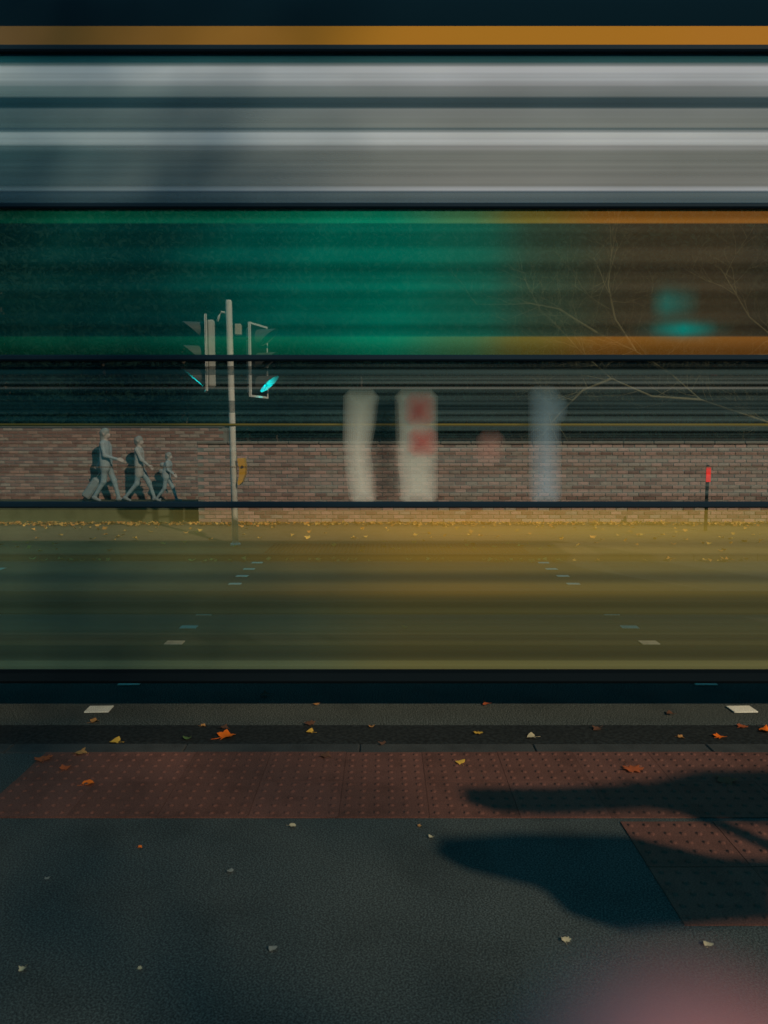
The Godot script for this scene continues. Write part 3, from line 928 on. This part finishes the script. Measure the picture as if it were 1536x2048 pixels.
# ------------------------------------------------------------------ people
func net(bones: Array, cell: float, k: float, st: SurfaceTool) -> void:
	# one smooth skin round tapered bones [from, to, radius, radius, colour]: distances joined with a smooth minimum, then surface nets
	var lo := Vector3.INF
	var hi := -Vector3.INF
	for b in bones:
		for e in 2:
			var r: float = b[2 + e]
			lo = lo.min(b[e] - Vector3.ONE * r)
			hi = hi.max(b[e] + Vector3.ONE * r)
	lo -= Vector3.ONE * (k * 3.0 + cell * 2.0)
	hi += Vector3.ONE * (k * 3.0 + cell * 2.0)
	var nx := int((hi.x - lo.x) / cell) + 2
	var ny := int((hi.y - lo.y) / cell) + 2
	var nz := int((hi.z - lo.z) / cell) + 2
	var sum := PackedFloat32Array()
	sum.resize(nx * ny * nz)
	var near := PackedFloat32Array()
	near.resize(nx * ny * nz)
	near.fill(1e9)
	var who := PackedInt32Array()
	who.resize(nx * ny * nz)
	for n in bones.size():
		var b: Array = bones[n]
		var a: Vector3 = b[0]
		var ab: Vector3 = b[1] - a
		var ra: float = b[2]
		var dr: float = b[3] - ra
		var len2 := maxf(ab.length_squared(), 1e-9)
		var pad := maxf(ra, b[3]) + k * 4.0 + cell * 1.5
		var p0: Vector3 = (a.min(b[1]) - Vector3.ONE * pad - lo) / cell
		var p1: Vector3 = (a.max(b[1]) + Vector3.ONE * pad - lo) / cell
		for z in range(maxi(0, int(p0.z)), mini(nz - 1, int(p1.z) + 1) + 1):
			for y in range(maxi(0, int(p0.y)), mini(ny - 1, int(p1.y) + 1) + 1):
				var at := (z * ny + y) * nx
				for x in range(maxi(0, int(p0.x)), mini(nx - 1, int(p1.x) + 1) + 1):
					var p := lo + Vector3(x, y, z) * cell - a
					var t := clampf(p.dot(ab) / len2, 0.0, 1.0)
					var d := (p - ab * t).length() - ra - dr * t
					if d < pad:
						sum[at + x] += exp(-d / k)
						if d < near[at + x]:
							near[at + x] = d
							who[at + x] = n
	var f := func(i: int) -> float:
		return minf(-k * log(maxf(sum[i], 1e-12)), cell * 3.0)
	var ids := {}
	var verts := PackedVector3Array()
	var cols := PackedColorArray()
	var steps := [0, 1, nx, nx + 1, nx * ny, nx * ny + 1, nx * ny + nx, nx * ny + nx + 1]
	var edges := [[0, 1], [2, 3], [4, 5], [6, 7], [0, 2], [1, 3], [4, 6], [5, 7], [0, 4], [1, 5], [2, 6], [3, 7]]
	for z in nz - 1:
		for y in ny - 1:
			for x in nx - 1:
				var i := (z * ny + y) * nx + x
				var mask := 0
				for c in 8:
					if sum[i + steps[c]] > 1.0:
						mask |= 1 << c
				if mask == 0 or mask == 255:
					continue
				var acc := Vector3.ZERO
				var count := 0
				for e in edges:
					if ((mask >> e[0]) & 1) == ((mask >> e[1]) & 1):
						continue
					var f0: float = f.call(i + steps[e[0]])
					var f1: float = f.call(i + steps[e[1]])
					var t := f0 / (f0 - f1)
					var c0 := Vector3(e[0] & 1, (e[0] >> 1) & 1, e[0] >> 2)
					var c1 := Vector3(e[1] & 1, (e[1] >> 1) & 1, e[1] >> 2)
					acc += c0.lerp(c1, t)
					count += 1
				var v := lo + (Vector3(x, y, z) + acc / count) * cell
				ids[i] = verts.size()
				verts.append(v)
				var best := i
				for c in 8:
					if near[i + steps[c]] < near[best]:
						best = i + steps[c]
				cols.append(bones[who[best]][4])
	var faces := []
	for z in range(1, nz - 1):
		for y in range(1, ny - 1):
			for x in range(1, nx - 1):
				var i := (z * ny + y) * nx + x
				var inside := sum[i] > 1.0
				for axis in 3:
					var step: int = [1, nx, nx * ny][axis]
					if (sum[i + step] > 1.0) == inside:
						continue
					var u: int = [nx, nx * ny, 1][axis]
					var w: int = [nx * ny, 1, nx][axis]
					var q := [i - u - w, i - w, i, i - u]
					if not inside:
						q.reverse()
					faces.append(q)
	var normals := PackedVector3Array()
	normals.resize(verts.size())
	for q in faces:
		var a: int = ids[q[0]]
		var b: int = ids[q[1]]
		var c: int = ids[q[2]]
		var d: int = ids[q[3]]
		var n := (verts[c] - verts[a]).cross(verts[d] - verts[b])
		for v in [a, b, c, d]:
			normals[v] += n
	for q in faces:
		for o in [0, 2, 1, 0, 3, 2]:
			var v: int = ids[q[o]]
			st.set_color(cols[v])
			st.set_normal(normals[v].normalized())
			st.add_vertex(verts[v])

func hand_bones(wrist: Vector3, dir: Vector3, back: Vector3, s: float, curl: float, thumb_side: float, c: Color) -> Array:
	# palm, four fingers of three joints and a thumb; dir: towards the fingers, back: out of the back of the hand
	var d := dir.normalized()
	var bk := (back - d * back.dot(d)).normalized()
	var side := d.cross(bk) * thumb_side
	var out := []
	var lengths := [0.072, 0.08, 0.074, 0.058]
	for i in 4:
		var off := side * (0.03 - 0.02 * i) * s
		var root := wrist + d * 0.088 * s + off
		out.append([wrist + off * 0.55 + d * 0.01 * s, root, 0.014 * s, 0.0115 * s, c])
		var at := root
		var ang := 0.0
		for j in 3:
			ang += curl * [0.7, 1.0, 0.7][j]
			var to: Vector3 = at + (d * cos(ang) - bk * sin(ang)) * lengths[i] * s * [0.45, 0.31, 0.24][j]
			out.append([at, to, (0.0095 - 0.001 * j) * s, (0.0088 - 0.001 * j) * s, c])
			at = to
	var t0 := wrist + side * 0.026 * s + d * 0.022 * s
	var t1 := t0 + (side * 0.75 + d * 0.75 - bk * 0.35).normalized() * 0.04 * s
	var t2 := t1 + (side * 0.3 + d * 0.95 - bk * 0.45).normalized() * 0.03 * s
	var t3 := t2 + (d * 0.95 - bk * 0.5 - side * 0.1).normalized() * 0.024 * s
	out.append([t0, t1, 0.014 * s, 0.0105 * s, c])
	out.append([t1, t2, 0.0105 * s, 0.0095 * s, c])
	out.append([t2, t3, 0.0095 * s, 0.0075 * s, c])
	return out

func body_bones(j: Dictionary, look: Dictionary) -> Array:
	# for a height of 1.7 m, facing +z, own left at +x; j: joints that the pose moves
	var top: Color = look.top
	var legs: Color = look.legs
	var skin: Color = look.skin
	var hair: Color = look.hair
	var shoe: Color = look.shoe
	var w: float = look.get("wide", 1.0)
	var lean: Vector3 = j.get("lean", Vector3.ZERO)
	var out := []
	var hem: float = look.get("hem", 0.86)
	for s in [-1.0, 1.0]:
		out.append([Vector3(s * 0.075 * w, 0.96, 0), Vector3(s * 0.085 * w, 1.28, 0) + lean * 0.7, 0.115 * w, 0.115 * w, top])
		out.append([Vector3(s * 0.08 * w, hem, 0), Vector3(s * 0.07 * w, 1.0, 0), 0.115 * w, 0.115 * w, top])
		out.append([Vector3(0, 1.37, -0.01) + lean * 0.9, Vector3(s * 0.15 * w, 1.365, -0.01) + lean * 0.9, 0.07, 0.062, top])
		var hip := Vector3(s * 0.085, 0.86, 0)
		var knee: Vector3 = j["knee_l" if s > 0 else "knee_r"]
		var ankle: Vector3 = j["ankle_l" if s > 0 else "ankle_r"]
		var toe: Vector3 = j["toe_l" if s > 0 else "toe_r"]
		out.append([hip, knee, 0.088, 0.062, legs])
		out.append([knee, ankle, 0.06, 0.042, legs])
		var heel := ankle + (ankle - toe).normalized() * 0.03 - Vector3(0, 0.03, 0)
		out.append([heel, toe, 0.042, 0.032, shoe])
		var sh := Vector3(s * 0.18 * w, 1.355, -0.01) + lean * 0.9
		var elbow: Vector3 = j["elbow_l" if s > 0 else "elbow_r"]
		var wrist: Vector3 = j["wrist_l" if s > 0 else "wrist_r"]
		out.append([sh, elbow, 0.056, 0.045, top])
		out.append([elbow, wrist, 0.044, 0.03, top])
	var hd: Vector3 = lean + j.get("head", Vector3.ZERO)
	out.append([Vector3(0, 1.38, -0.01) + lean * 0.9, Vector3(0, 1.5, 0.0) + hd, 0.055, 0.05, skin])
	out.append([Vector3(0, 1.545, 0.03) + hd, Vector3(0, 1.6, 0.0) + hd, 0.066, 0.085, skin])
	out.append([Vector3(0, 1.52, 0.065) + hd, Vector3(0, 1.53, 0.06) + hd, 0.03, 0.03, skin])
	out.append([Vector3(0, 1.575, 0.098) + hd, Vector3(0, 1.55, 0.112) + hd, 0.012, 0.014, skin])
	for s in [-1.0, 1.0]:
		out.append([Vector3(s * 0.088, 1.57, 0.0) + hd, Vector3(s * 0.09, 1.59, -0.005) + hd, 0.016, 0.018, skin])
	out.append([Vector3(0, 1.62, -0.012) + hd, Vector3(0, 1.64, 0.005) + hd, 0.1, 0.088, hair])
	out.append([Vector3(0, 1.6, -0.045) + hd, Vector3(0, look.get("hair_to", 1.53), -0.06) + hd, 0.078, 0.06, hair])
	if look.has("pack"):
		out.append([Vector3(-0.06, 1.05, -0.2) + lean * 0.6, Vector3(0.06, 1.05, -0.2) + lean * 0.6, 0.1, 0.1, look.pack])
		out.append([Vector3(-0.05, 1.28, -0.19) + lean * 0.7, Vector3(0.05, 1.28, -0.19) + lean * 0.7, 0.085, 0.085, look.pack])
	return out

func person(label: String, at: Vector3, turn: float, height: float, j: Dictionary, look: Dictionary, group := "", cell := 0.017) -> Node3D:
	var bones := body_bones(j, look)
	var st := st_new()
	net(bones, cell, 0.014, st)
	for s in ["l", "r"]:
		var wrist: Vector3 = j["wrist_" + s]
		var elbow: Vector3 = j["elbow_" + s]
		var d := (wrist - elbow).normalized()
		var out := Vector3(0.5 if s == "l" else -0.5, 0.2, 0.5)
		var hb := hand_bones(wrist + d * 0.005, j.get("hand_" + s, d), j.get("back_" + s, out), 1.05, j.get("curl_" + s, 0.45), 1.0 if s == "l" else -1.0, look.skin)
		hb.append([wrist - d * 0.04, wrist + d * 0.03, 0.026, 0.02, look.skin])
		net(hb, 0.0065, 0.004, st)
	var t := thing("person", label, "person", at, turn, group)
	obj("body", st.commit(), M.person, t, Transform3D(Basis().scaled(Vector3.ONE * height / 1.71), Vector3.ZERO))
	return t

func walk(stride: float) -> Dictionary:
	return {
		"knee_l": Vector3(0.08, 0.48, 0.2 * stride), "ankle_l": Vector3(0.08, 0.075, 0.33 * stride), "toe_l": Vector3(0.085, 0.05, 0.33 * stride + 0.15),
		"knee_r": Vector3(-0.08, 0.47, -0.06 * stride), "ankle_r": Vector3(-0.08, 0.11, -0.36 * stride), "toe_r": Vector3(-0.085, 0.035, -0.36 * stride + 0.13),
		"elbow_l": Vector3(0.23, 1.09, -0.1), "wrist_l": Vector3(0.23, 0.86, 0.03), "elbow_r": Vector3(-0.23, 1.1, 0.12), "wrist_r": Vector3(-0.21, 0.95, 0.3),
	}

func people() -> void:
	var pale := Color(0.34, 0.39, 0.4)
	var pale_legs := Color(0.27, 0.33, 0.35)
	var base := {"top": pale, "legs": pale_legs, "skin": Color(0.5, 0.42, 0.37), "hair": Color(0.3, 0.31, 0.29), "shoe": Color(0.25, 0.28, 0.29)}
	var g := "people walking along the far raised path"
	# the tall one draws a suitcase behind and reaches one arm forward
	var a := walk(0.75)
	a.elbow_r = Vector3(-0.24, 1.08, 0.06)
	a.wrist_r = Vector3(-0.2, 1.0, 0.33)
	a.elbow_l = Vector3(0.23, 1.1, -0.12)
	a.wrist_l = Vector3(0.22, 0.87, -0.26)
	a.hand_l = Vector3(0, -0.85, -0.5)
	a.curl_l = 1.1
	var la := base.duplicate()
	la.hair_to = 1.36
	la.hem = 0.8
	person("tallest walker on the far path, in pale clothes, pulling a wheeled suitcase", Vector3(-6.18, 0.3, -17.15), PI / 2, 1.62, a, la, g)
	var c := thing("suitcase", "pale wheeled suitcase tilted behind the tallest walker on the far path", "suitcase", Vector3(-6.74, 0.3, -17.15 - 0.2))
	var lean := Basis(Vector3.BACK, deg_to_rad(-36))
	obj("case_shell", bevel_box(Vector3(0.2, 0.52, 0.36), 0.035), plain(0.25, 0.28, 0.28, 0.5), c, Transform3D(lean, lean * Vector3(0, 0.32, 0) + Vector3(0, 0.03, 0)))
	for k in [-0.08, 0.08]:
		obj("handle_rod", tube([lean * Vector3(-0.06, 0.58, k) + Vector3(0, 0.03, 0), lean * Vector3(-0.06, 0.9, k) + Vector3(0, 0.03, 0)], [0.008, 0.008], 6), M.steel, c)
	obj("handle", tube([lean * Vector3(-0.06, 0.9, -0.085) + Vector3(0, 0.03, 0), lean * Vector3(-0.06, 0.9, 0.085) + Vector3(0, 0.03, 0)], [0.013, 0.013], 6), M.steel, c)
	for k in [-0.13, 0.13]:
		obj("wheel", tube([Vector3(0.03, 0.04, k - 0.015), Vector3(0.03, 0.04, k + 0.015)], [0.038, 0.038], 12), M.black, c)
	var b := walk(1.05)
	var lb := base.duplicate()
	lb.hem = 0.72
	lb.wide = 0.92
	lb.top = Color(0.4, 0.4, 0.38)
	person("middle walker of three on the far path, in a long pale coat, mid-stride", Vector3(-5.45, 0.3, -17.2), PI / 2, 1.45, b, lb, g)
	var d := walk(0.95)
	d.lean = Vector3(0, -0.01, 0.1)
	d.elbow_l = Vector3(0.24, 1.1, 0.02)
	d.wrist_l = Vector3(0.2, 0.98, 0.2)
	var ld := base.duplicate()
	ld.pack = Color(0.3, 0.31, 0.3)
	ld.wide = 1.05
	person("small child walking ahead on the far path with a pale backpack", Vector3(-4.83, 0.3, -17.1), PI / 2, 1.1, d, ld, g)
	photographer()

func photographer() -> void:
	# the viewer's own hand under the lens, one fingertip reaching into its corner
	var st := st_new()
	var c := Color(0.66, 0.22, 0.21)
	var sleeve := Color(0.03, 0.035, 0.05)
	var tip := Vector3(0.0126, EYE - 0.0313, -0.0305)
	var bones := []
	var knuckle := Vector3(0.055, EYE - 0.085, 0.012)
	var mid := Vector3(0.046, EYE - 0.062, -0.028)
	var top := Vector3(0.0295, EYE - 0.044, -0.036)
	bones.append([knuckle, mid, 0.0105, 0.0095, c])
	bones.append([mid, top, 0.0095, 0.0088, c])
	bones.append([top, tip, 0.0088, 0.0078, c])
	var wrist := Vector3(0.105, EYE - 0.15, 0.08)
	bones.append([wrist, knuckle, 0.016, 0.012, c])
	for i in 3:
		var k := knuckle + Vector3(0.012, -0.017, 0.004) * (i + 1)
		bones.append([wrist + Vector3(0.004, -0.008, 0.002) * (i + 1), k, 0.016, 0.0115, c])
		var m1 := k + Vector3(-0.03, 0.012, -0.02)
		var m2 := m1 + Vector3(-0.02, -0.004, 0.016)
		var m3 := m2 + Vector3(-0.004, -0.008, 0.017)
		bones.append([k, m1, 0.01, 0.0093, c])
		bones.append([m1, m2, 0.0093, 0.0085, c])
		bones.append([m2, m3, 0.0085, 0.0072, c])
	var t0 := wrist + Vector3(-0.025, 0.01, -0.004)
	var t1 := t0 + Vector3(-0.035, 0.022, 0.0)
	var t2 := t1 + Vector3(-0.02, 0.024, 0.004)
	bones.append([wrist, t0, 0.018, 0.014, c])
	bones.append([t0, t1, 0.0135, 0.0105, c])
	bones.append([t1, t2, 0.0105, 0.008, c])
	bones.append([wrist, wrist + Vector3(0.045, -0.06, 0.06), 0.024, 0.028, c])
	net(bones, 0.003, 0.0025, st)
	var arm := []
	var cuff := wrist + Vector3(0.05, -0.066, 0.068)
	var elbow := Vector3(0.33, EYE - 0.5, 0.3)
	var sh := Vector3(0.2, EYE - 0.2, 0.5)
	arm.append([cuff, elbow, 0.042, 0.055, sleeve])
	arm.append([elbow, sh, 0.056, 0.07, sleeve])
	net(arm, 0.012, 0.01, st)
	var t := thing("person", "viewer's pink fingertip blurred in the bottom right corner, dark sleeve behind", "person")
	var body := obj("hand_and_arm", st.commit(), null, t)
	var m := tinted(0.55)
	m.subsurf_scatter_enabled = true
	m.subsurf_scatter_strength = 0.1
	body.material_override = m

# ------------------------------------------------------------------ fallen leaves
func leaf_mesh(lobes: int, deep: float, curl: float) -> ArrayMesh:
	# a lobed leaf about 1 unit across with a stalk, cupped
	var st := st_new()
	st.set_smooth_group(0)
	var n := lobes * 4
	var rim := []
	for i in n:
		var a := TAU * i / n + PI / 2
		var r := 0.5 * (1.0 - deep * (0.5 - 0.5 * cos(a * lobes + PI)) - 0.12 * rng.randf())
		if i == n / 2:
			r *= 0.55
		var p := Vector3(cos(a) * r, 0, sin(a) * r * 0.85)
		p.y = curl * (p.x * p.x * 1.2 - p.z * p.z * 0.4) + rng.randf_range(0, 0.05) + 0.03
		rim.append(p)
	for i in n:
		for v in [Vector3(0, 0.05, 0), rim[(i + 1) % n], rim[i]]:
			st.add_vertex(v)
	tube_in(st, [Vector3(0, 0.045, -0.1), Vector3(0.02, 0.05, -0.42), Vector3(0.06, 0.08, -0.68)], [0.012, 0.012, 0.01], 4)
	return done(st)

func leaves() -> void:
	var kinds := []
	for k in 4:
		kinds.append(leaf_mesh([5, 5, 3, 7][k], [0.36, 0.28, 0.18, 0.32][k], [0.5, 0.9, 0.6, 0.3][k]))
	var tones := {
		"orange": plain(0.95, 0.17, 0.015, 0.6), "rust": plain(0.42, 0.09, 0.03, 0.7), "tan": plain(0.5, 0.22, 0.07, 0.7), "yellow": plain(0.75, 0.4, 0.06, 0.6), "pale": plain(0.62, 0.47, 0.28, 0.7), "green": plain(0.1, 0.16, 0.05, 0.7), "brown": plain(0.14, 0.06, 0.035, 0.8), "grey": plain(0.26, 0.24, 0.2, 0.8),
	}
	for m in tones.values():
		m.backlight_enabled = true
		m.backlight = lin(0.3, 0.12, 0.03)
	# [x, depth, width, tone, kind, label]
	var list := [
		[-0.902, 4.278, 0.135, "orange", 0, "largest bright orange leaf lying in the gutter, left of middle"],
		[-1.744, 4.515, 0.07, "tan", 1, "tan leaf in the gutter just below the nearest left crossing stud"],
		[-1.51, 4.197, 0.085, "yellow", 2, "yellowish leaf in the gutter by the kerb edge at far left"],
		[-1.56, 3.826, 0.09, "tan", 0, "tan orange leaf on the kerb at the left corner of the red paving"],
		[-1.715, 3.751, 0.1, "rust", 3, "rust red leaf nearest the left edge, at the corner of the red paving"],
		[-1.557, 3.644, 0.065, "rust", 1, "small dull red leaf on the red paving below the corner leaves"],
		[-1.379, 3.467, 0.075, "orange", 2, "orange leaf alone on the left part of the red paving"],
		[-1.118, 4.248, 0.06, "green", 2, "only green leaf, in the gutter left of the big orange one"],
		[-1.075, 4.442, 0.045, "tan", 1, "small tan leaf in the gutter above the green leaf"],
		[-0.948, 4.417, 0.07, "brown", 0, "dark brown leaf behind the largest orange leaf"],
		[-0.446, 4.482, 0.085, "brown", 3, "brown leaf on the edge of the gutter, left of middle"],
		[-0.43, 4.347, 0.065, "yellow", 2, "cream yellow leaf right below the brown one at gutter edge"],
		[-0.074, 4.433, 0.045, "tan", 1, "small tan leaf in the gutter at the middle of the view"],
		[-0.3, 3.788, 0.08, "brown", 0, "brown leaf on the red paving just inside the kerb"],
		[0.545, 4.331, 0.07, "yellow", 3, "round yellow leaf in the gutter, right of middle"],
		[0.843, 4.27, 0.075, "pale", 2, "thin pale leaf in the gutter right of the round yellow one"],
		[0.379, 3.709, 0.06, "yellow", 2, "bright yellow leaf lying flat on the red paving"],
		[1.255, 4.394, 0.075, "brown", 0, "brown leaf in the gutter left of the tan pair at right"],
		[1.695, 4.263, 0.05, "tan", 1, "small tan leaf in the gutter left of the orange tan leaf"],
		[1.921, 4.27, 0.085, "orange", 0, "orange tan leaf in the gutter near the right edge"],
		[2.125, 4.433, 0.075, "rust", 3, "rust leaf on the road strip beside the right edge"],
		[2.224, 4.362, 0.09, "orange", 1, "orange red leaf cut by the right edge of the view"],
		[-0.795, 5.014, 0.085, "brown", 0, "dull leaf lying in the shadow under the bus"],
		[-0.431, 5.75, 0.1, "orange", 2, "orange leaf on the road seen through the foot of the bus"],
		[0.192, 6.917, 0.08, "tan", 2, "lone tan leaf on the road in the middle of the lane"],
		[0.663, 4.827, 0.07, "rust", 1, "rust leaf at the edge of the bus's shadow"],
		[1.777, 4.653, 0.06, "brown", 2, "brown leaf on the sunlit road strip near the right stud"],
		[1.211, 3.626, 0.12, "rust", 3, "faded reddish leaf on the red paving right of middle"],
		[-0.38, 3.072, 0.05, "pale", 2, "pale leaf on the asphalt below the red paving"],
		[-0.961, 2.902, 0.03, "orange", 1, "tiny orange leaf on the dark asphalt at left"],
		[-0.573, 2.735, 0.04, "grey", 2, "grey oval leaf alone on the dark asphalt"],
		[0.15, 3.072, 0.03, "tan", 1, "tiny tan leaf on the asphalt next to the red paving, upper of two"],
		[0.19, 2.983, 0.035, "pale", 2, "tiny pale leaf on the asphalt, lower of the middle two"],
		[0.583, 2.336, 0.045, "pale", 3, "cream leaf on the asphalt below the large shadow"],
		[1.028, 2.312, 0.045, "pale", 2, "pinkish leaf below the end of the red paving tail"],
		[-1.094, 2.198, 0.035, "pale", 1, "pale leaf at the lower left edge of the view"],
		[-0.351, 2.292, 0.04, "grey", 2, "thin grey leaf on the near asphalt at the middle"],
		[-0.74, 2.202, 0.025, "pale", 3, "tiny pale scrap of leaf on the near asphalt at left"],
		[1.61, 3.499, 0.11, "brown", 0, "dark leaf in the shade on the red paving at right"],
		[-1.231, 2.686, 0.03, "grey", 1, "tiny grey leaf on the dark asphalt near the left edge"],
		[-0.435, 4.827, 0.05, "tan", 3, "tan leaf where sunlight meets the shadow of the bus"],
		[-0.011, 3.945, 0.05, "brown", 1, "brown leaf on top of the kerb at the middle"],
	]
	for e in list:
		var y: float = 0.006 if e[1] < 3.84 else (0.012 if e[1] < 3.97 else ROAD + 0.008)
		var l := obj("fallen_leaf", kinds[e[4]], tones[e[3]], null, Transform3D(Basis(Vector3.UP, rng.randf() * TAU) * Basis(Vector3.RIGHT, rng.randf_range(-0.12, 0.12)).scaled(Vector3.ONE * e[2] * (0.8 if e[1] < 3.1 else 1.0)), Vector3(e[0], y, -e[1])))
		tag(l, e[5], "leaf", "fallen leaves near the kerb")
	# the drift of leaves along the foot of the far wall and far kerb
	var mm := MultiMesh.new()
	mm.transform_format = MultiMesh.TRANSFORM_3D
	mm.use_colors = true
	mm.mesh = kinds[1]
	mm.instance_count = 1500
	for i in 1500:
		var z := -15.22 + absf(rng.randfn()) * 0.22
		var x := rng.randf_range(-10, 9)
		if i > 1380:
			z = -10.9 + absf(rng.randfn()) * 0.05
		elif i > 1150:
			z = rng.randf_range(-15.2, -11.2)
		var y := 0.008 if z < -11.1 else ROAD + 0.01
		var s := rng.randf_range(0.06, 0.13)
		mm.set_instance_transform(i, Transform3D(Basis(Vector3.UP, rng.randf() * TAU) * Basis(Vector3.RIGHT, rng.randfn() * 0.4).scaled(Vector3.ONE * s), Vector3(x, y + rng.randf() * 0.03, z)))
		var t := rng.randf()
		mm.set_instance_color(i, Color(0.75, 0.42, 0.1).lerp(Color(0.55, 0.2, 0.05), t) * rng.randf_range(0.5, 1.2))
	var drift := MultiMeshInstance3D.new()
	drift.name = "leaf_litter"
	add_child(drift)
	drift.multimesh = mm
	var lm := tinted(0.8)
	drift.material_override = lm
	drift.set_meta("kind", "stuff")
	tag(drift, "drift of yellow and brown leaves along the foot of the far wall and kerb", "leaves")
